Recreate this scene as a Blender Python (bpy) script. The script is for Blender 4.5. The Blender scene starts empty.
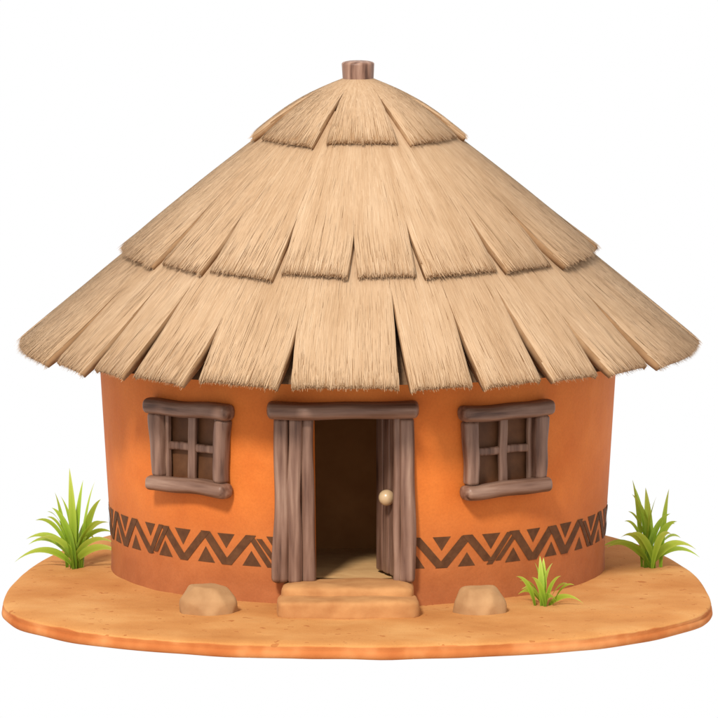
import bpy, bmesh, math, random
from mathutils import Vector, noise, Matrix
random.seed(7)
sc=bpy.context.scene
col=sc.collection
sc.view_settings.view_transform='Standard'
try: sc.view_settings.look='None'
except Exception: pass
sc.view_settings.exposure=0
KA=.84   # overall albedo scale

# ------------------------------------------------------------ helpers
def mesh_obj(name, verts, faces, mat, parent=None, smooth=True, tones=None):
    me=bpy.data.meshes.new(name); me.from_pydata(verts,[],faces); me.update()
    if smooth: me.polygons.foreach_set('use_smooth',[True]*len(me.polygons))
    if tones is not None:
        a=me.attributes.new('tone','FLOAT','POINT'); a.data.foreach_set('value',tones)
    me.materials.append(mat)
    o=bpy.data.objects.new(name,me); col.objects.link(o)
    if parent: o.parent=parent
    return o

def srgb(r,g,b,k=1.0):
    f=lambda c:(c/255/12.92 if c/255<=.04045 else ((c/255+.055)/1.055)**2.4)
    return (f(r)*k,f(g)*k,f(b)*k,1)

def newmat(name, rough=.8):
    m=bpy.data.materials.new(name); m.use_nodes=True
    nt=m.node_tree; b=nt.nodes['Principled BSDF']; b.inputs['Roughness'].default_value=rough
    b.inputs['Specular IOR Level'].default_value=.25
    return m,nt,b
def N(nt,t,**k):
    n=nt.nodes.new(t)
    for a,v in k.items(): setattr(n,a,v)
    return n
def ramp(nt,fac,stops):
    mask=any(min(c[:3])>=.99 for p,c in stops)
    if not mask: stops=[(p,(c[0]*KA,c[1]*KA,c[2]*KA,1)) for p,c in stops]
    r=N(nt,'ShaderNodeValToRGB'); e=r.color_ramp.elements
    e[0].position,e[0].color=stops[0]; e[1].position,e[1].color=stops[-1]
    for p,c in stops[1:-1]:
        x=e.new(p); x.color=c
    nt.links.new(fac,r.inputs[0]); return r.outputs[0]
def noi(nt,scale,detail=4,mapscale=None,coord='Object',rough=.55,uv=False):
    tc=N(nt,'ShaderNodeTexCoord'); out=tc.outputs['UV' if uv else coord]
    if mapscale:
        mp=N(nt,'ShaderNodeMapping'); mp.inputs['Scale'].default_value=mapscale
        nt.links.new(out,mp.inputs[0]); out=mp.outputs[0]
    n=N(nt,'ShaderNodeTexNoise'); n.inputs['Scale'].default_value=scale
    n.inputs['Detail'].default_value=detail; n.inputs['Roughness'].default_value=rough
    nt.links.new(out,n.inputs['Vector']); return n.outputs['Fac']
def mixc(nt,fac,a,b,mode='MIX'):
    m=N(nt,'ShaderNodeMix',data_type='RGBA',blend_type=mode)
    if isinstance(fac,(int,float)): m.inputs[0].default_value=fac
    else: nt.links.new(fac,m.inputs[0])
    for i,v in ((6,a),(7,b)):
        if isinstance(v,tuple): m.inputs[i].default_value=v
        else: nt.links.new(v,m.inputs[i])
    return m.outputs[2]
def bump(nt,b,h,strength,dist=.02,prev=None):
    n=N(nt,'ShaderNodeBump'); n.inputs['Strength'].default_value=strength; n.inputs['Distance'].default_value=dist
    nt.links.new(h,n.inputs['Height'])
    if prev: nt.links.new(prev,n.inputs['Normal'])
    nt.links.new(n.outputs[0],b.inputs['Normal']); return n.outputs[0]
def mth(nt,op,a,b=None,clamp=False):
    m=N(nt,'ShaderNodeMath',operation=op,use_clamp=clamp)
    for i,v in enumerate((a,b)):
        if v is None: continue
        if isinstance(v,(int,float)): m.inputs[i].default_value=v
        else: nt.links.new(v,m.inputs[i])
    return m.outputs[0]

# ------------------------------------------------------------ materials
def m_clay():
    m,nt,b=newmat('orange_clay',.7)
    tc=N(nt,'ShaderNodeTexCoord'); sx=N(nt,'ShaderNodeSeparateXYZ'); nt.links.new(tc.outputs['Object'],sx.inputs[0])
    n=noi(nt,2.2,5)
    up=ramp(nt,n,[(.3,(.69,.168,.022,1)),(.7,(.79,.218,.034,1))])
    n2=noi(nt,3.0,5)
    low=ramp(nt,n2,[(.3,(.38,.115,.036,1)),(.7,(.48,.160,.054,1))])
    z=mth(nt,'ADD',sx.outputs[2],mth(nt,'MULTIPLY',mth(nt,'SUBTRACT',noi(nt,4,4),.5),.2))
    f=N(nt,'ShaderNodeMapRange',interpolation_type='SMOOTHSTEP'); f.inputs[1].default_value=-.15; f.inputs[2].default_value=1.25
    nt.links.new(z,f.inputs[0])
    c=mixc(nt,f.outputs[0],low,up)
    fine=noi(nt,45,4)
    c=mixc(nt,.18,c,ramp(nt,fine,[(.3,(.55,.55,.55,1)),(.6,(1,1,1,1))]),'MULTIPLY')
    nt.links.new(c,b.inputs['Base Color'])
    p=bump(nt,b,noi(nt,5,4),.3,.03); bump(nt,b,fine,.15,.008,p)
    return m
def m_wood(name,ms,k=1.0):
    m,nt,b=newmat(name,.45)
    n=noi(nt,1,4,ms,rough=.5)
    c=ramp(nt,n,[(.27,srgb(82,52,38,k)),(.40,srgb(136,99,80,k)),(.58,srgb(166,128,107,k)),(.78,srgb(200,164,140,k))])
    big=noi(nt,3,3)
    c=mixc(nt,.45,c,ramp(nt,big,[(.3,(.76,.69,.63,1)),(.7,(1.,1.,1.,1))]),'MULTIPLY')
    nt.links.new(c,b.inputs['Base Color']); b.inputs['Specular IOR Level'].default_value=.35
    p=bump(nt,b,n,.45,.014); bump(nt,b,big,.2,.03,p)
    return m
def m_thatch():
    m,nt,b=newmat('thatch_straw',.8)
    a=N(nt,'ShaderNodeAttribute',attribute_name='tone')
    c=ramp(nt,a.outputs['Fac'],[(0,srgb(136,98,66,.8)),(.3,srgb(186,148,110,.87)),(.6,srgb(208,172,135,.9)),(1,srgb(226,195,161,.93))])
    n=noi(nt,1.1,3)
    c=mixc(nt,.6,c,ramp(nt,n,[(.3,(.82,.77,.70,1)),(.7,(1,1,1,1))]),'MULTIPLY')
    nt.links.new(c,b.inputs['Base Color']); b.inputs['Specular IOR Level'].default_value=.1
    return m
def m_slab():
    m,nt,b=newmat('thatch_bundle',.9)
    n=noi(nt,1,5,(260,3,1),uv=True,rough=.6)
    c=ramp(nt,n,[(.3,srgb(140,102,68,.8)),(.5,srgb(172,132,94,.85)),(.72,srgb(204,166,126,.88))])
    nt.links.new(c,b.inputs['Base Color']); bump(nt,b,n,.4,.012); b.inputs['Specular IOR Level'].default_value=.1
    return m
def m_plain(name,c1,c2,scale=6,rough=.85,bs=.4,bd=.02,spec=.25):
    m,nt,b=newmat(name,rough)
    n=noi(nt,scale,6)
    c=ramp(nt,n,[(.3,c1),(.7,c2)]); nt.links.new(c,b.inputs['Base Color'])
    b.inputs['Specular IOR Level'].default_value=spec
    bump(nt,b,n,bs,bd); return m
def m_ground():
    m,nt,b=newmat('sandy_soil',.95)
    n=noi(nt,1.0,4)
    c=ramp(nt,n,[(.3,(.54,.215,.060,1)),(.5,(.64,.285,.088,1)),(.7,(.73,.37,.130,1))])
    sp=noi(nt,7,2,(1,1,1)); 
    c=mixc(nt,mth(nt,'GREATER_THAN',sp,.675),c,(.42,.155,.045,1))
    sp2=noi(nt,22,2); c=mixc(nt,mth(nt,'GREATER_THAN',sp2,.72),c,(.36,.14,.045,1))
    gr=noi(nt,70,4)
    c=mixc(nt,.2,c,ramp(nt,gr,[(.32,(.6,.55,.5,1)),(.6,(1,1,1,1))]),'MULTIPLY')
    tc=N(nt,'ShaderNodeTexCoord'); sx=N(nt,'ShaderNodeSeparateXYZ'); nt.links.new(tc.outputs['Object'],sx.inputs[0])
    f=N(nt,'ShaderNodeMapRange'); f.inputs[1].default_value=-.030; f.inputs[2].default_value=-.040
    nt.links.new(mth(nt,'ADD',sx.outputs[2],mth(nt,'MULTIPLY',mth(nt,'SUBTRACT',noi(nt,3,3),.5),.05)),f.inputs[0])
    rim=ramp(nt,noi(nt,1,3,(2,2,2)),[(.35,(.50,.140,.036,1)),(.5,(.58,.185,.052,1)),(.68,(.72,.29,.10,1))])
    c=mixc(nt,f.outputs[0],c,rim)
    nt.links.new(c,b.inputs['Base Color']); b.inputs['Specular IOR Level'].default_value=.1
    p=bump(nt,b,noi(nt,5,4),.25,.04); bump(nt,b,gr,.2,.01,p)
    return m
def m_grass():
    m,nt,b=newmat('grass_blade',.4)
    a=N(nt,'ShaderNodeAttribute',attribute_name='tone')
    c=ramp(nt,a.outputs['Fac'],[(0,(.14,.24,.016,1)),(.35,(.36,.56,.045,1)),(.8,(.62,.80,.12,1)),(1,(.76,.90,.28,1))])
    nt.links.new(c,b.inputs['Base Color'])
    tr=N(nt,'ShaderNodeBsdfTranslucent'); nt.links.new(c,tr.inputs[0])
    mx=N(nt,'ShaderNodeMixShader'); mx.inputs[0].default_value=.35
    nt.links.new(b.outputs[0],mx.inputs[1]); nt.links.new(tr.outputs[0],mx.inputs[2])
    nt.links.new(mx.outputs[0],nt.nodes['Material Output'].inputs[0]); return m

CLAY=m_clay(); WX=m_wood('weathered_wood_horizontal',(1.3,16,16),.74); WZ=m_wood('weathered_wood_vertical',(16,16,1.3),.74)
WTOP=m_wood('pale_wood_post',(18,18,2),.95)
STRAW=m_thatch(); SLAB=m_slab()
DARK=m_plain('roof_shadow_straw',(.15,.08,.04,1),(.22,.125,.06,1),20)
PAINT=m_plain('brown_earth_paint',(.095,.036,.013,1),(.15,.060,.022,1),14,.8,.15)
PANE=m_plain('dark_window_pane',(.10,.038,.014,1),(.17,.068,.026,1),5,.6,.2)  # opaque brown window panes, dark colour stands in for the dim room behind
STEP=m_plain('sandstone_step',(.46,.195,.064,1),(.64,.32,.12,1),3.5,.85,.5,.03)
ROCK=m_plain('tan_rock',(.38,.195,.08,1),(.56,.32,.145,1),3.5,.8,.4,.02)
FLOOR=m_plain('beaten_earth_floor',(.66,.36,.14,1),(.80,.48,.20,1),5)
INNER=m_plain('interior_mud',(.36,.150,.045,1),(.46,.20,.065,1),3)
BRASS=m_plain('bronze_knob',(.54,.36,.19,1),(.64,.45,.25,1),8,.3,.03,.01,.6)
GROUND=m_ground(); GRASS=m_grass()

# ------------------------------------------------------------ shape tools
def log(axis, c, L, w, d, seed=0, p=3.2, n=28, segs=26, bend=.012, taper=0, endr=None, ep=2.4, shear=0):
    """rounded timber. axis x: w=height(z), d=depth(y); axis z: w=width(x), d=depth(y)"""
    vs=[];fs=[]
    endr=endr or min(w,d)*.33
    fr=[0,.004,.02,.06,.14,.28,.5,.75,1]
    ss=[-L/2+endr*f for f in fr]+[-L/2+endr+(L-2*endr)*i/segs for i in range(1,segs)]+[L/2-endr*f for f in reversed(fr)]
    for s in ss:
        e=max(0,min(s+L/2,L/2-s)); t=s/L+.5
        k=1.0 if e>=endr else max(.02,(1-(1-e/endr)**ep)**(1/ep))
        bo=bend*math.sin(t*5+seed*1.7)+bend*.6*math.sin(t*11+seed)+shear*s
        tw=1+taper*(.5-t)
        for j in range(n):
            a=2*math.pi*j/n
            ca,sa=math.cos(a),math.sin(a)
            q=(abs(ca)**p+abs(sa)**p)**(-1/p)
            nn=1+.05*noise.noise(Vector((ca*1.2+seed*3.1,sa*1.2,s*1.8)))
            u=ca*q*w/2*k*nn*tw+bo; v=sa*q*d/2*k*nn
            if axis=='x': vs.append((c[0]+s,c[1]+v,c[2]+u))
            else: vs.append((c[0]+u,c[1]+v,c[2]+s))
    m=len(ss); fl=(axis=='x')
    for i in range(m-1):
        for j in range(n):
            a=i*n+j; b=i*n+(j+1)%n
            q=(a,b,b+n,a+n); fs.append(q[::-1] if fl else q)
    c0=tuple(range(n)); c1=tuple((m-1)*n+j for j in range(n))
    fs.append(c0 if fl else c0[::-1]); fs.append(c1[::-1] if fl else c1)
    return vs,fs
def join(parts):
    V=[];F=[]
    for v,f in parts:
        o=len(V); V+=v; F+=[tuple(i+o for i in q) for q in f]
    return V,F
def blob(c,dims,p=8,cuts=14,amp=.02,seed=0,top=1.0):
    bm=bmesh.new(); bmesh.ops.create_cube(bm,size=2)
    bmesh.ops.subdivide_edges(bm,edges=bm.edges[:],cuts=cuts,use_grid_fill=True)
    for v in bm.verts:
        x,y,z=v.co; q=(abs(x)**p+abs(y)**p+abs(z)**p)**(-1/p)
        w=v.co*q; k=1+(top-1)*(w.z+1)/2
        w=Vector((w.x*dims[0]*k,w.y*dims[1]*k,w.z*dims[2]))
        nn=noise.noise(w*3.2+Vector((seed*7.3,seed,0)))+.4*noise.noise(w*7+Vector((seed,0,3)))
        w+=v.co.normalized()*amp*nn
        v.co=w+Vector(c)
    bm.verts.index_update()
    vs=[tuple(v.co) for v in bm.verts]; fs=[tuple(v.index for v in f.verts) for f in bm.faces]; bm.free()
    return vs,fs
def rock_mesh(w,d,h,seed,topw):
    """chunky stone: hull of irregular rings, bevelled, slightly dented"""
    rr=random.Random(seed); bm=bmesh.new()
    for (z,k,n) in ((-.06,1.0,7),(h*.45,.96,7),(h,topw,5)):
        ph=rr.uniform(0,1)
        for i in range(n):
            a=2*math.pi*(i+ph)/n+rr.uniform(-.12,.12); q=k*rr.uniform(.92,1.06)
            bm.verts.new((w/2*q*math.cos(a)+(-.02 if z==h else 0),d/2*q*math.sin(a),z+rr.uniform(-.022,.022)*(z>0)))
    bmesh.ops.convex_hull(bm,input=bm.verts[:])
    bmesh.ops.delete(bm,geom=[v for v in bm.verts if not v.link_faces],context='VERTS')
    bmesh.ops.dissolve_limit(bm,angle_limit=math.radians(9),verts=bm.verts[:],edges=bm.edges[:])
    bmesh.ops.bevel(bm,geom=bm.edges[:],offset=.022,segments=3,profile=.5,affect='EDGES')
    bmesh.ops.triangulate(bm,faces=bm.faces[:])
    for _ in range(2): bmesh.ops.subdivide_edges(bm,edges=[e for e in bm.edges if e.calc_length()>.03],cuts=1)
    bmesh.ops.triangulate(bm,faces=bm.faces[:])
    for v in bm.verts: v.co+=v.co.normalized()*.007*noise.noise(v.co*7+Vector((seed,0,0)))
    bmesh.ops.recalc_face_normals(bm,faces=bm.faces[:])
    bm.verts.index_update()
    vs=[tuple(v.co) for v in bm.verts]; fs=[tuple(v.index for v in f.verts) for f in bm.faces]; bm.free()
    return vs,fs

# ------------------------------------------------------------ hut
hut=bpy.data.objects.new('thatched_hut',None); col.objects.link(hut); hut.empty_display_size=.5
hut['label']='round orange clay hut with layered straw roof and open wooden door'; hut['category']='hut'
def wr(z): return 2.46+.135*min(1,max(0,z)/2.3)+.02*math.exp(-max(z,0)/.12)

TD1,TD2=-.178,.155; ZD1,ZD2=.20,1.86
WIN=[(-.684,'left'),(.585,'right')]
ww=.145; ZW1,ZW2=1.14,1.80
ths=set(round(-math.pi+2*math.pi*i/180,5) for i in range(180))
bks=[TD1,TD2]+[w[0]+s*ww for w in WIN for s in(-1,1)]
ths={t for t in ths if all(abs(t-b)>.012 for b in bks)}|set(bks)
ths=sorted(ths); nT=len(ths)
zs={round(-.05+.1*i,4) for i in range(27)}; zb=[ZD1,ZD2,ZW1,ZW2]
zs=sorted({z for z in zs if all(abs(z-b)>.02 for b in zb)}|set(zb)); nZ=len(zs)
def hole(i,k):
    t=ths[i]+.003; z=zs[k]+.003
    if TD1<=t<TD2 and ZD1<=z<ZD2: return True
    return any(w[0]-ww<=t<w[0]+ww and ZW1<=z<ZW2 for w in WIN)
V=[];F=[]
TH=.2
def wp(t,z,off): r=wr(z)-off; return (r*math.sin(t),-r*math.cos(t),z)
for off in (0,TH):
    b0=len(V)
    for t in ths:
        for z in zs: V.append(wp(t,z,off))
    for i in range(nT):
        i2=(i+1)%nT
        for k in range(nZ-1):
            if hole(i,k): continue
            q=(b0+i*nZ+k,b0+i2*nZ+k,b0+i2*nZ+k+1,b0+i*nZ+k+1)
            F.append(q if off==0 else q[::-1])
def rim(a,b):
    o=len(V); V.extend([wp(*a,0),wp(*b,0),wp(*b,TH),wp(*a,TH)]); F.append((o,o+1,o+2,o+3))
for (t1,t2,z1,z2) in [(TD1,TD2,ZD1,ZD2)]+[(w[0]-ww,w[0]+ww,ZW1,ZW2) for w in WIN]:
    rim((t1,z1),(t1,z2)); rim((t1,z2),(t2,z2)); rim((t2,z2),(t2,z1)); rim((t2,z1),(t1,z1))
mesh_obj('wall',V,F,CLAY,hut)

# painted zigzag band, hand painted, 4 mm proud of the clay
V=[];F=[]
def poly(pts,off=-.004):
    o=len(V)
    ar=sum(pts[i][0]*pts[(i+1)%len(pts)][1]-pts[(i+1)%len(pts)][0]*pts[i][1] for i in range(len(pts)))
    if ar<0: pts=pts[::-1]
    for s,z in pts: V.append(wp(s/2.5,z,off))
    F.append(tuple(range(o,o+len(pts))))
def bar(s0,z0,s1,z1,w,off,cuts=6):
    for i in range(cuts):
        a=i/cuts;b=(i+1)/cuts
        poly([(s0+(s1-s0)*a-w/2,z0+(z1-z0)*a),(s0+(s1-s0)*a+w/2,z0+(z1-z0)*a),
              (s0+(s1-s0)*b+w/2,z0+(z1-z0)*b),(s0+(s1-s0)*b-w/2,z0+(z1-z0)*b)],off)
def tri(c,zbase,ztip,m):
    poly([(c-m,zbase),(c,zbase),(c,ztip)],-.003); poly([(c,zbase),(c+m,zbase),(c,ztip)],-.003)
zb0,zb1=.350,.655
def band(s0,s1,phase,seed):
    rr=random.Random(seed); n=max(1,round((s1-s0)/.27)); h=(s1-s0)/n
    xs=[s0+h*i+(rr.uniform(-.02,.02) if 0<i<n else 0) for i in range(n+1)]
    w=.112
    up=[(i+phase)%2 for i in range(n+1)]
    for i in range(n):
        off=-.004 if i%2 else -.0065
        j=lambda: rr.uniform(-.006,.006)
        z0=zb1 if up[i] else zb0; z1=zb1 if up[i+1] else zb0
        if i%5==3:   # a doubled stroke
            bar(xs[i]-.012,z0,xs[i+1]-.050,z1+j(),w*.62,off); bar(xs[i]+.085,z0+(z1-z0)*.10,xs[i+1]+.045,z1,w*.55,off-.001)
        elif i%6==2: # brush lifted before the corner
            bar(xs[i],z0+j(),xs[i+1]-.025,z0+(z1-z0)*.88,w*.95,off)
        else:
            bar(xs[i],z0+j(),xs[i+1],z1+j(),w*rr.uniform(.9,1.1),off)
    for i in range(n+1):
        m=rr.uniform(.085,.108); hh=m*1.5
        if up[i]: tri(xs[i],zb0+.002,zb0+hh,m)
        else: tri(xs[i],zb1-.002,zb1-hh,m)
jl=math.asin(-.80/2.5)*2.5; jr=math.asin(.55/2.5)*2.5
band(-4.5,jl,0,3); band(jr,4.5,1,5)
mesh_obj('painted_zigzag_band',V,F,PAINT,hut,smooth=False)

# interior
vs=[(0,0,.235)]+[(2.28*math.sin(i*math.pi/32),2.28*math.cos(i*math.pi/32),.235) for i in range(64)]
fs=[(0,i+1,(i+1)%64+1) for i in range(64)]
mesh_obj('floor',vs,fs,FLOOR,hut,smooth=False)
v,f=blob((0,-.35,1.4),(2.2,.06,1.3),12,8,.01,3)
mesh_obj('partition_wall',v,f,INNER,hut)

# steps
v,f=blob((-.095,-2.62,.125),(.635,.29,.13),6,20,.016,1); mesh_obj('doorstep',v,f,STEP,hut)
v,f=blob((-.095,-2.93,.062),(.672,.31,.108),6,20,.018,2); mesh_obj('doorstep.001',v,f,STEP,hut)

# door frame
v,f=log('x',(-.145,-2.56,1.91),1.46,.165,.28,2,p=2.8,bend=.008); mesh_obj('door_lintel',v,f,WX,hut)
H=1.62; zc=.235+H/2-.01
v,f=join([log('z',(-.735,-2.505,zc),H,.16,.17,3,bend=.010,taper=.14),
          log('z',(-.605,-2.535,zc),H,.135,.18,5,bend=.009,taper=.06),
          log('z',(-.482,-2.50,zc),H,.13,.17,8,bend=.008,taper=.12)])
mesh_obj('door_jamb',v,f,WZ,hut)
v,f=join([log('z',(.475,-2.50,zc),H,.15,.17,11,bend=.008,taper=.10),
          log('z',(.380,-2.47,zc),H,.085,.14,13,bend=.005,taper=.05)])
mesh_obj('door_jamb.001',v,f,WZ,hut)
door=[]
for i in range(3):
    door.append(log('z',(-.09-.185*i,0,0),1.58,.175,.06,20+i,p=5,bend=.003,segs=20))
door.append(log('x',(-.27,.045,.45),.5,.11,.045,30,p=4,bend=.003,segs=16))
door.append(log('x',(-.27,.045,-.45),.5,.11,.045,31,p=4,bend=.003,segs=16))
v,f=join(door)
d=mesh_obj('door',v,f,WZ,hut); d.location=(.385,-2.38,1.05); d.rotation_euler=(0,0,math.radians(-70))
bm=bmesh.new(); bmesh.ops.create_uvsphere(bm,u_segments=28,v_segments=18,radius=.078)
ret=bmesh.ops.create_cone(bm,cap_ends=True,segments=20,radius1=.045,radius2=.04,depth=.06)
bmesh.ops.rotate(bm,verts=ret['verts'],cent=(0,0,0),matrix=Matrix.Rotation(math.pi/2,3,'X'))
bmesh.ops.translate(bm,verts=ret['verts'],vec=(0,.06,0))
me=bpy.data.meshes.new('door_knob'); bm.to_mesh(me); bm.free(); me.polygons.foreach_set('use_smooth',[True]*len(me.polygons))
me.materials.append(BRASS); kn=bpy.data.objects.new('door_knob',me); col.objects.link(kn); kn.parent=d
kn.location=(-.085,-.085,-.02)

# windows (local: x along wall, -y outward)
for wi,(th,_) in enumerate(WIN):
    sfx='' if wi==0 else '.001'
    r0=2.565
    loc=(r0*math.sin(th),-r0*math.cos(th),0)
    v,f=blob((0,.10,1.47),(.40,.012,.36),14,6,.0,2)
    w=mesh_obj('window'+sfx,v,f,PANE,hut); w.location=loc; w.rotation_euler=(0,0,th)
    sd=wi*40
    v,f=log('x',(0,-.03,1.85),1.07,.155,.20,50+sd,p=2.7,bend=.008); mesh_obj('window_lintel'+sfx,v,f,WX,w)
    v,f=log('x',(0,-.03,1.095),1.01,.150,.20,51+sd,p=2.7,bend=.008); mesh_obj('window_sill'+sfx,v,f,WX,w)
    for q,sx_ in enumerate((-1,1)):
        v,f=log('z',(.405*sx_,-.01,1.47),.64,.15,.14,52+sd+q,bend=.006,taper=-.18,shear=.05*sx_)
        mesh_obj('window_jamb'+('' if wi*2+q==0 else '.%03d'%(wi*2+q)),v,f,WZ,w)
    v,f=join([log('z',(.0,.03,1.465),.66,.095,.06,54+sd,bend=.004),
              log('x',(0,.042,1.465),.72,.08,.05,55+sd,bend=.004),
              log('z',(-.315,.035,1.465),.66,.05,.06,56+sd,bend=.003),log('z',(.315,.035,1.465),.66,.05,.06,57+sd,bend=.003)])
    mesh_obj('window_bars'+sfx,v,f,WZ,w)

# ------------------------------------------------------------ roof
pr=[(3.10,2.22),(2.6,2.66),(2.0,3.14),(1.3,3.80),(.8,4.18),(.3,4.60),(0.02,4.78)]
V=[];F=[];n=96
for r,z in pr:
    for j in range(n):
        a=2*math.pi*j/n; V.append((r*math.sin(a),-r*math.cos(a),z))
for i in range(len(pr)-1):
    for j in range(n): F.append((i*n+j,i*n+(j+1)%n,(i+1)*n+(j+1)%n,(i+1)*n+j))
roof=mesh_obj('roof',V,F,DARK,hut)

def tier(name,pa,pb,bow,cuts,th,nstr,seed,gw,depths,tmax=1.0,tw=1.0):
    rr=random.Random(seed)
    L=math.hypot(pb[0]-pa[0],pb[1]-pa[1])
    dx,dz=(pb[0]-pa[0])/L,(pb[1]-pa[1])/L; nr,nz=dz,-dx
    cuts=sorted(cuts); P=[]
    for i,a in enumerate(cuts):
        b=cuts[(i+1)%len(cuts)]
        if b<=a: b+=2*math.pi
        P.append([a,b])
    m=len(P)
    slit=[rr.uniform(*depths) for i in range(m)]
    gww=[gw*rr.uniform(.6,1.35) for i in range(m)]
    ext=[rr.uniform(-.03,.02) for i in range(m)]
    lift=[rr.uniform(-.004,.016) for i in range(m)]
    tilt=[]; twist=[]
    for i in range(m):
        mid=(P[i][0]+P[i][1])/2; sg=-1 if math.sin(mid)<0 else 1
        if abs(math.sin(mid))<.15 and math.cos(mid)>0: tilt.append(rr.uniform(-.008,.008)); twist.append(0)
        else: tilt.append(sg*rr.uniform(.008,.036)); twist.append(-sg*rr.uniform(.015,.04)*tw)
    def pt(i,u,t,off):
        a,b=P[i]; j=(i+1)%m
        r0=max(.1,pa[0]+dx*t*L)
        tc=max(t,-.03)
        f1=max(0,1-tc/slit[i]); f2=max(0,1-tc/slit[j])
        A=a+gww[i]*f1**1.25/r0; B=b-gww[j]*f2**1.25/r0
        th_=A+(B-A)*u
        e=abs(2*u-1)
        op=(f1 if u<.5 else f2)
        s=t*L+(ext[i]+tilt[i]*(2*u-1)*1.3-.018*e**6)*max(0,1-t/tmax)
        o2=off+(lift[i]+twist[i]*(u-.5))*op-.024*e**12*min(1,op*2)+bow*math.sin(math.pi*max(0,min(1,t)))
        r=pa[0]+dx*s+nr*o2; z=pa[1]+dz*s+nz*o2
        return (r*math.sin(th_),-r*math.cos(th_),z)
    def puff(t): return -.010*max(0,1-t/.03)**2*(t>=0)
    V=[];F=[];UV=[]; nu=18; nt_=24
    def thk(t): return th*(.6+.4*min(1,t/.15))
    for i in range(m):
        for lay in (0,1):
            b0=len(V)
            for k in range(nt_+1):
                t=(k/nt_)**1.3
                for j in range(nu+1):
                    u=j/nu; off=puff(t)-.004 if lay==0 else -thk(t)
                    V.append(pt(i,u,t,off)); UV.append(((P[i][0]+(P[i][1]-P[i][0])*u)/6.28,t))
            for k in range(nt_):
                for j in range(nu):
                    q=(b0+k*(nu+1)+j,b0+k*(nu+1)+j+1,b0+(k+1)*(nu+1)+j+1,b0+(k+1)*(nu+1)+j)
                    F.append(q if lay==0 else q[::-1])
        A=b0-(nt_+1)*(nu+1)
        for j in range(nu): F.append((A+j+1,A+j,b0+j,b0+j+1))
        for k in range(nt_):
            if ((k)/nt_)**1.3>max(slit[i],slit[(i+1)%m]): break
            F.append((A+k*(nu+1),A+(k+1)*(nu+1),b0+(k+1)*(nu+1),b0+k*(nu+1)))
            F.append((A+(k+1)*(nu+1)+nu,A+k*(nu+1)+nu,b0+k*(nu+1)+nu,b0+(k+1)*(nu+1)+nu))
    nslab=len(F); tones=[.3]*len(V)
    wts=[p[1]-p[0] for p in P]
    def strand(i,u,t0,t1,w,offs,tone,fan,lo_=.003,hi_=.997):
        a,b=P[i]; o=len(V)
        du=rr.gauss(0,.010)*fan
        if not lo_<u+du<hi_:
            # above the slit neighbouring bundles knit together
            if t0>slit[i if u<.5 else (i+1)%m]: pass
            else: du=0
        for q,(f,wk) in enumerate(((0,.8),(.5,1),(1,.3))):
            t=t1+(t0-t1)*f; uu=u+du*f
            rloc=max(.15,pa[0]+dx*max(t,0)*L)
            hw=w*wk/2/(rloc*(b-a))
            of=offs[q]+puff(max(t,.02))
            V.append(pt(i,uu-hw,t,of)); V.append(pt(i,uu+hw,t,of))
            UV.append((0,0)); UV.append((0,0)); tones.extend((tone,tone))
        F.append((o,o+1,o+3,o+2)); F.append((o+2,o+3,o+5,o+4))
    for s in range(nstr):
        i=rr.choices(range(m),wts)[0]
        u=rr.uniform(.002,.998); ln=rr.uniform(.3,.75)/L; t0=rr.uniform(-.03,tmax)
        jag=.018*noise.noise(Vector((i*9.1+u*18,seed,0)))/L
        t0=max(t0,rr.uniform(-.03,.0)/L+jag)
        wa=P[i][0]+(P[i][1]-P[i][0])*u
        tone=min(1,max(0,rr.gauss(.62,.075)+.16*noise.noise(Vector((wa*14,t0*2,seed)))))
        lf=rr.uniform(.0,.0035)
        strand(i,u,t0,min(1.0,t0+ln),rr.uniform(.004,.009),(-.0012,.0015+lf*.5,lf*rr.random()),tone,1)
    for s in range(int(nstr*.40)):   # ragged eave, through the thickness
        i=rr.choices(range(m),wts)[0]
        u=rr.uniform(.0,1.); dp=-rr.random()**1.3*th*.6
        jag=.034*noise.noise(Vector((i*9.1+u*18,seed,0)))
        t0=(rr.gauss(-.014,.014)+jag)/L; t0=max(t0,-.075/L)
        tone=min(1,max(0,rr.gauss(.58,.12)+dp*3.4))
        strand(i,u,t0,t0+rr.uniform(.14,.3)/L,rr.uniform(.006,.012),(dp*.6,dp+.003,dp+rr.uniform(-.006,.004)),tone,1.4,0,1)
    me=bpy.data.meshes.new(name); me.from_pydata(V,[],F); me.update()
    me.polygons.foreach_set('material_index',[0]*nslab+[1]*(len(F)-nslab))
    me.polygons.foreach_set('use_smooth',[True]*nslab+[False]*(len(F)-nslab))
    a=me.attributes.new('tone','FLOAT','POINT'); a.data.foreach_set('value',tones)
    l=me.uv_layers.new(name='UVMap'); flat=[]
    for lp in me.loops: flat.extend(UV[lp.vertex_index])
    l.data.foreach_set('uv',flat)
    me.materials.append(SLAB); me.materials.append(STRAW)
    o=bpy.data.objects.new(name,me); col.objects.link(o); o.parent=roof
    return o
def ang(pxs,rad,s):
    return [math.asin(max(-1,min(1,(x-358)/100/s/rad))) for x in pxs]
def wrap(l): return [a if a<=math.pi else a-2*math.pi for a in l]
lo=wrap(ang([52,92,133,196,287,403,474,543,600,650],3.33,1.04)+[1.62,2.0,2.3,2.62,2.95,3.25,3.55,3.85,4.15,4.60])
mi=wrap(ang([158,208,279,353,419,500,556],2.35,1.03)+[1.62,2.05,2.45,2.85,3.25,3.65,4.05,4.55])
to=wrap(ang([262,322,402,457],1.0,1.01)+[1.75,2.45,3.2,3.9,4.5])
tier('thatch_layer',(3.40,2.265),(1.30,3.98),.02,lo,.11,46000,1,.068,(.26,.50),.72)
tier('thatch_layer.001',(2.39,3.205),(.60,4.62),.02,mi,.10,34000,2,.052,(.16,.42),.90)
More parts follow.
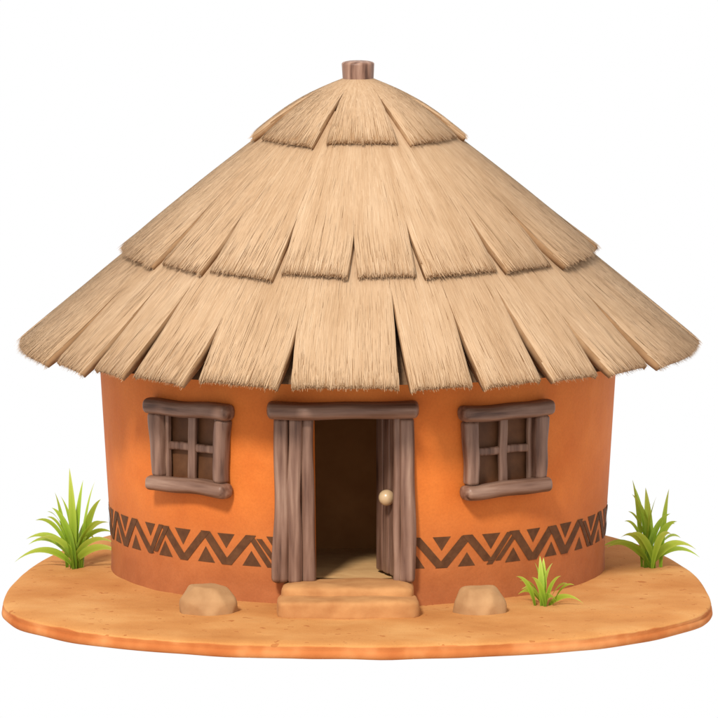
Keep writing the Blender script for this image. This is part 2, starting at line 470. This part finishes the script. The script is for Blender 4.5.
tier('thatch_layer.002',(1.035,4.365),(.10,4.92),.055,to,.09,9500,3,.062,(.66,.8),1.0,.6)
v,f=log('z',(0,0,4.93),.30,.31,.31,70,p=2.1,bend=.0,taper=-.10,endr=.035)
mesh_obj('roof_finial',v,f,WTOP,roof)

# ------------------------------------------------------------ ground
V=[];F=[];na=200
radii=[0,.15,.3,.45,.58,.68,.76,.83,.89,.93,.96,.98,.990,.996,1.0]
def edge(a):
    x=math.sin(a); y=-math.cos(a)
    p=2.12 if y<0 else 2.12+.35*y; q=(abs(x)**p+abs(y)**p)**(-1/p); x*=q;y*=q
    k=1+.012*noise.noise(Vector((x*2.2,y*2.2,4)))+.004*noise.noise(Vector((x*5,y*5,8)))
    return x*3.43*k, (y*2.64 if y<0 else y*5.6)*k
def gz(x,y,f):
    h=.018*noise.noise(Vector((x*.9,y*.9,0)))+.010*noise.noise(Vector((x*3,y*3,2)))
    return h*(1-max(0,(f-.9)/.1)*.6)-.022*max(0,(f-.93)/.07)**3
for f_ in radii:
    for j in range(na):
        ex,ey=edge(2*math.pi*j/na); x=ex*f_; y=-2.0+ey*f_
        V.append((x,y,gz(x,y,f_)))
rims=[(1.002,-.045),(.998,-.070),(1.004,-.082),(1.006,-.13),(.999,-.150),(.97,-.165),(.5,-.19),(0,-.19)]
for k,z in rims:
    for j in range(na):
        ex,ey=edge(2*math.pi*j/na); V.append((ex*k,-2.0+ey*k,z+.012*noise.noise(Vector((ex*2,ey*2,9)))))
nr_=len(radii)+len(rims)
for i in range(nr_-1):
    for j in range(na): F.append((i*na+j,i*na+(j+1)%na,(i+1)*na+(j+1)%na,(i+1)*na+j))
g=mesh_obj('ground',V,F,GROUND); g['kind']='structure'; g['label']='oval patch of sandy orange soil with rounded edge'; g['category']='ground'

# rocks
v,f=rock_mesh(.60,.50,.26,4,.64)
o=mesh_obj('rock',v,f,ROCK); o.location=(-1.43,-2.80,0); o['label']='larger flat-topped tan rock lying on the sand by the hut'; o['category']='rock'
v,f=rock_mesh(.55,.46,.235,12,.62)
o=mesh_obj('rock.001',v,f,ROCK); o.location=(1.17,-2.82,0); o['label']='smaller rounded tan rock lying beside the doorstep'; o['category']='rock'

# grass: arching tapered blades, folded along the midrib
def tuft(name,loc,h,spread,nb,seed,label,bw):
    rr=random.Random(seed); V=[];F=[];T=[]
    for b in range(nb):
        k=b/(nb-1)
        a=(0 if b%2 else math.pi)+rr.gauss(0,.6)
        out=k**.9
        lean=spread*(.10+.95*out); hh=h*(1.0-.60*out**1.3)*rr.uniform(.85,1.05)
        w=bw*rr.uniform(.8,1.2); bx,by=rr.gauss(0,.04),rr.gauss(0,.03)
        dirv=Vector((math.cos(a),math.sin(a),0)); side=Vector((-math.sin(a),math.cos(a),0))
        side=(side*.35+Vector((rr.choice((-1,1))*.5*(1-out)+.05,0,0))+Vector((0,0,(-1 if math.cos(a)>0 else 1)*(.25+.6*out)))).normalized()
        n=16; o=len(V); tn=rr.uniform(-.22,.12)
        for i in range(n+1):
            t=i/n
            p=Vector((bx,by,-.02))+dirv*lean*(t**1.5)+Vector((0,0,hh*(t*1.25-.25*t*t)-.50*lean*t**3.6))
            ww_=w*(.5+1.3*t if t<.38 else .994*(1-((t-.38)/.62)**1.5))*.5+.0006
            V.append(tuple(p-side*ww_)); V.append(tuple(p+Vector((0,.3,-1))*ww_*.25)); V.append(tuple(p+side*ww_))
            for q in(.05,-.14,.06): T.append(min(1,max(0,t*.9+.12+tn+q)))
        for i in range(n):
            for c in(0,1):
                q=o+i*3+c; F.append((q,q+1,q+4,q+3))
    ob=mesh_obj(name,V,F,GRASS,tones=T); ob.location=loc; ob['label']=label; ob['category']='grass'
    return ob
tuft('grass_tuft',(-2.86,-.12,0),1.02,.56,21,11,'tall bright green grass tuft growing beside the clay wall',.092)
tuft('grass_tuft.001',(2.93,-.12,0),1.0,.50,20,22,'tall bright green grass tuft growing beside the clay wall',.088)
tuft('grass_tuft.002',(1.79,-2.48,0),.52,.32,14,35,'small low green grass tuft on sand in front of wall',.062)

# ------------------------------------------------------------ light, world, camera
w=bpy.data.worlds.new('World'); sc.world=w; w.use_nodes=True
bg=w.node_tree.nodes['Background']; bg.inputs[0].default_value=(1,1,1,1); bg.inputs[1].default_value=1.0
sd=bpy.data.lights.new('sun','SUN'); sd.energy=3.5; sd.angle=math.radians(9); sd.color=(1,.97,.93)
so=bpy.data.objects.new('sun',sd); col.objects.link(so)
az=math.radians(-18); el=math.radians(40)
src=Vector((math.sin(az)*math.cos(el),-math.cos(az)*math.cos(el),math.sin(el)))
so.rotation_euler=(-src).to_track_quat('-Z','Y').to_euler(); so.location=src*20
cd=bpy.data.cameras.new('camera'); cd.sensor_width=36; cd.lens=36*60/7.18; cd.clip_end=500
co=bpy.data.objects.new('camera',cd); col.objects.link(co)
e=math.radians(7); tgt=Vector((.01,0,2.09))
co.location=tgt+Vector((0,-math.cos(e)*60,math.sin(e)*60))
co.rotation_euler=(tgt-co.location).to_track_quat('-Z','Y').to_euler()
sc.camera=co
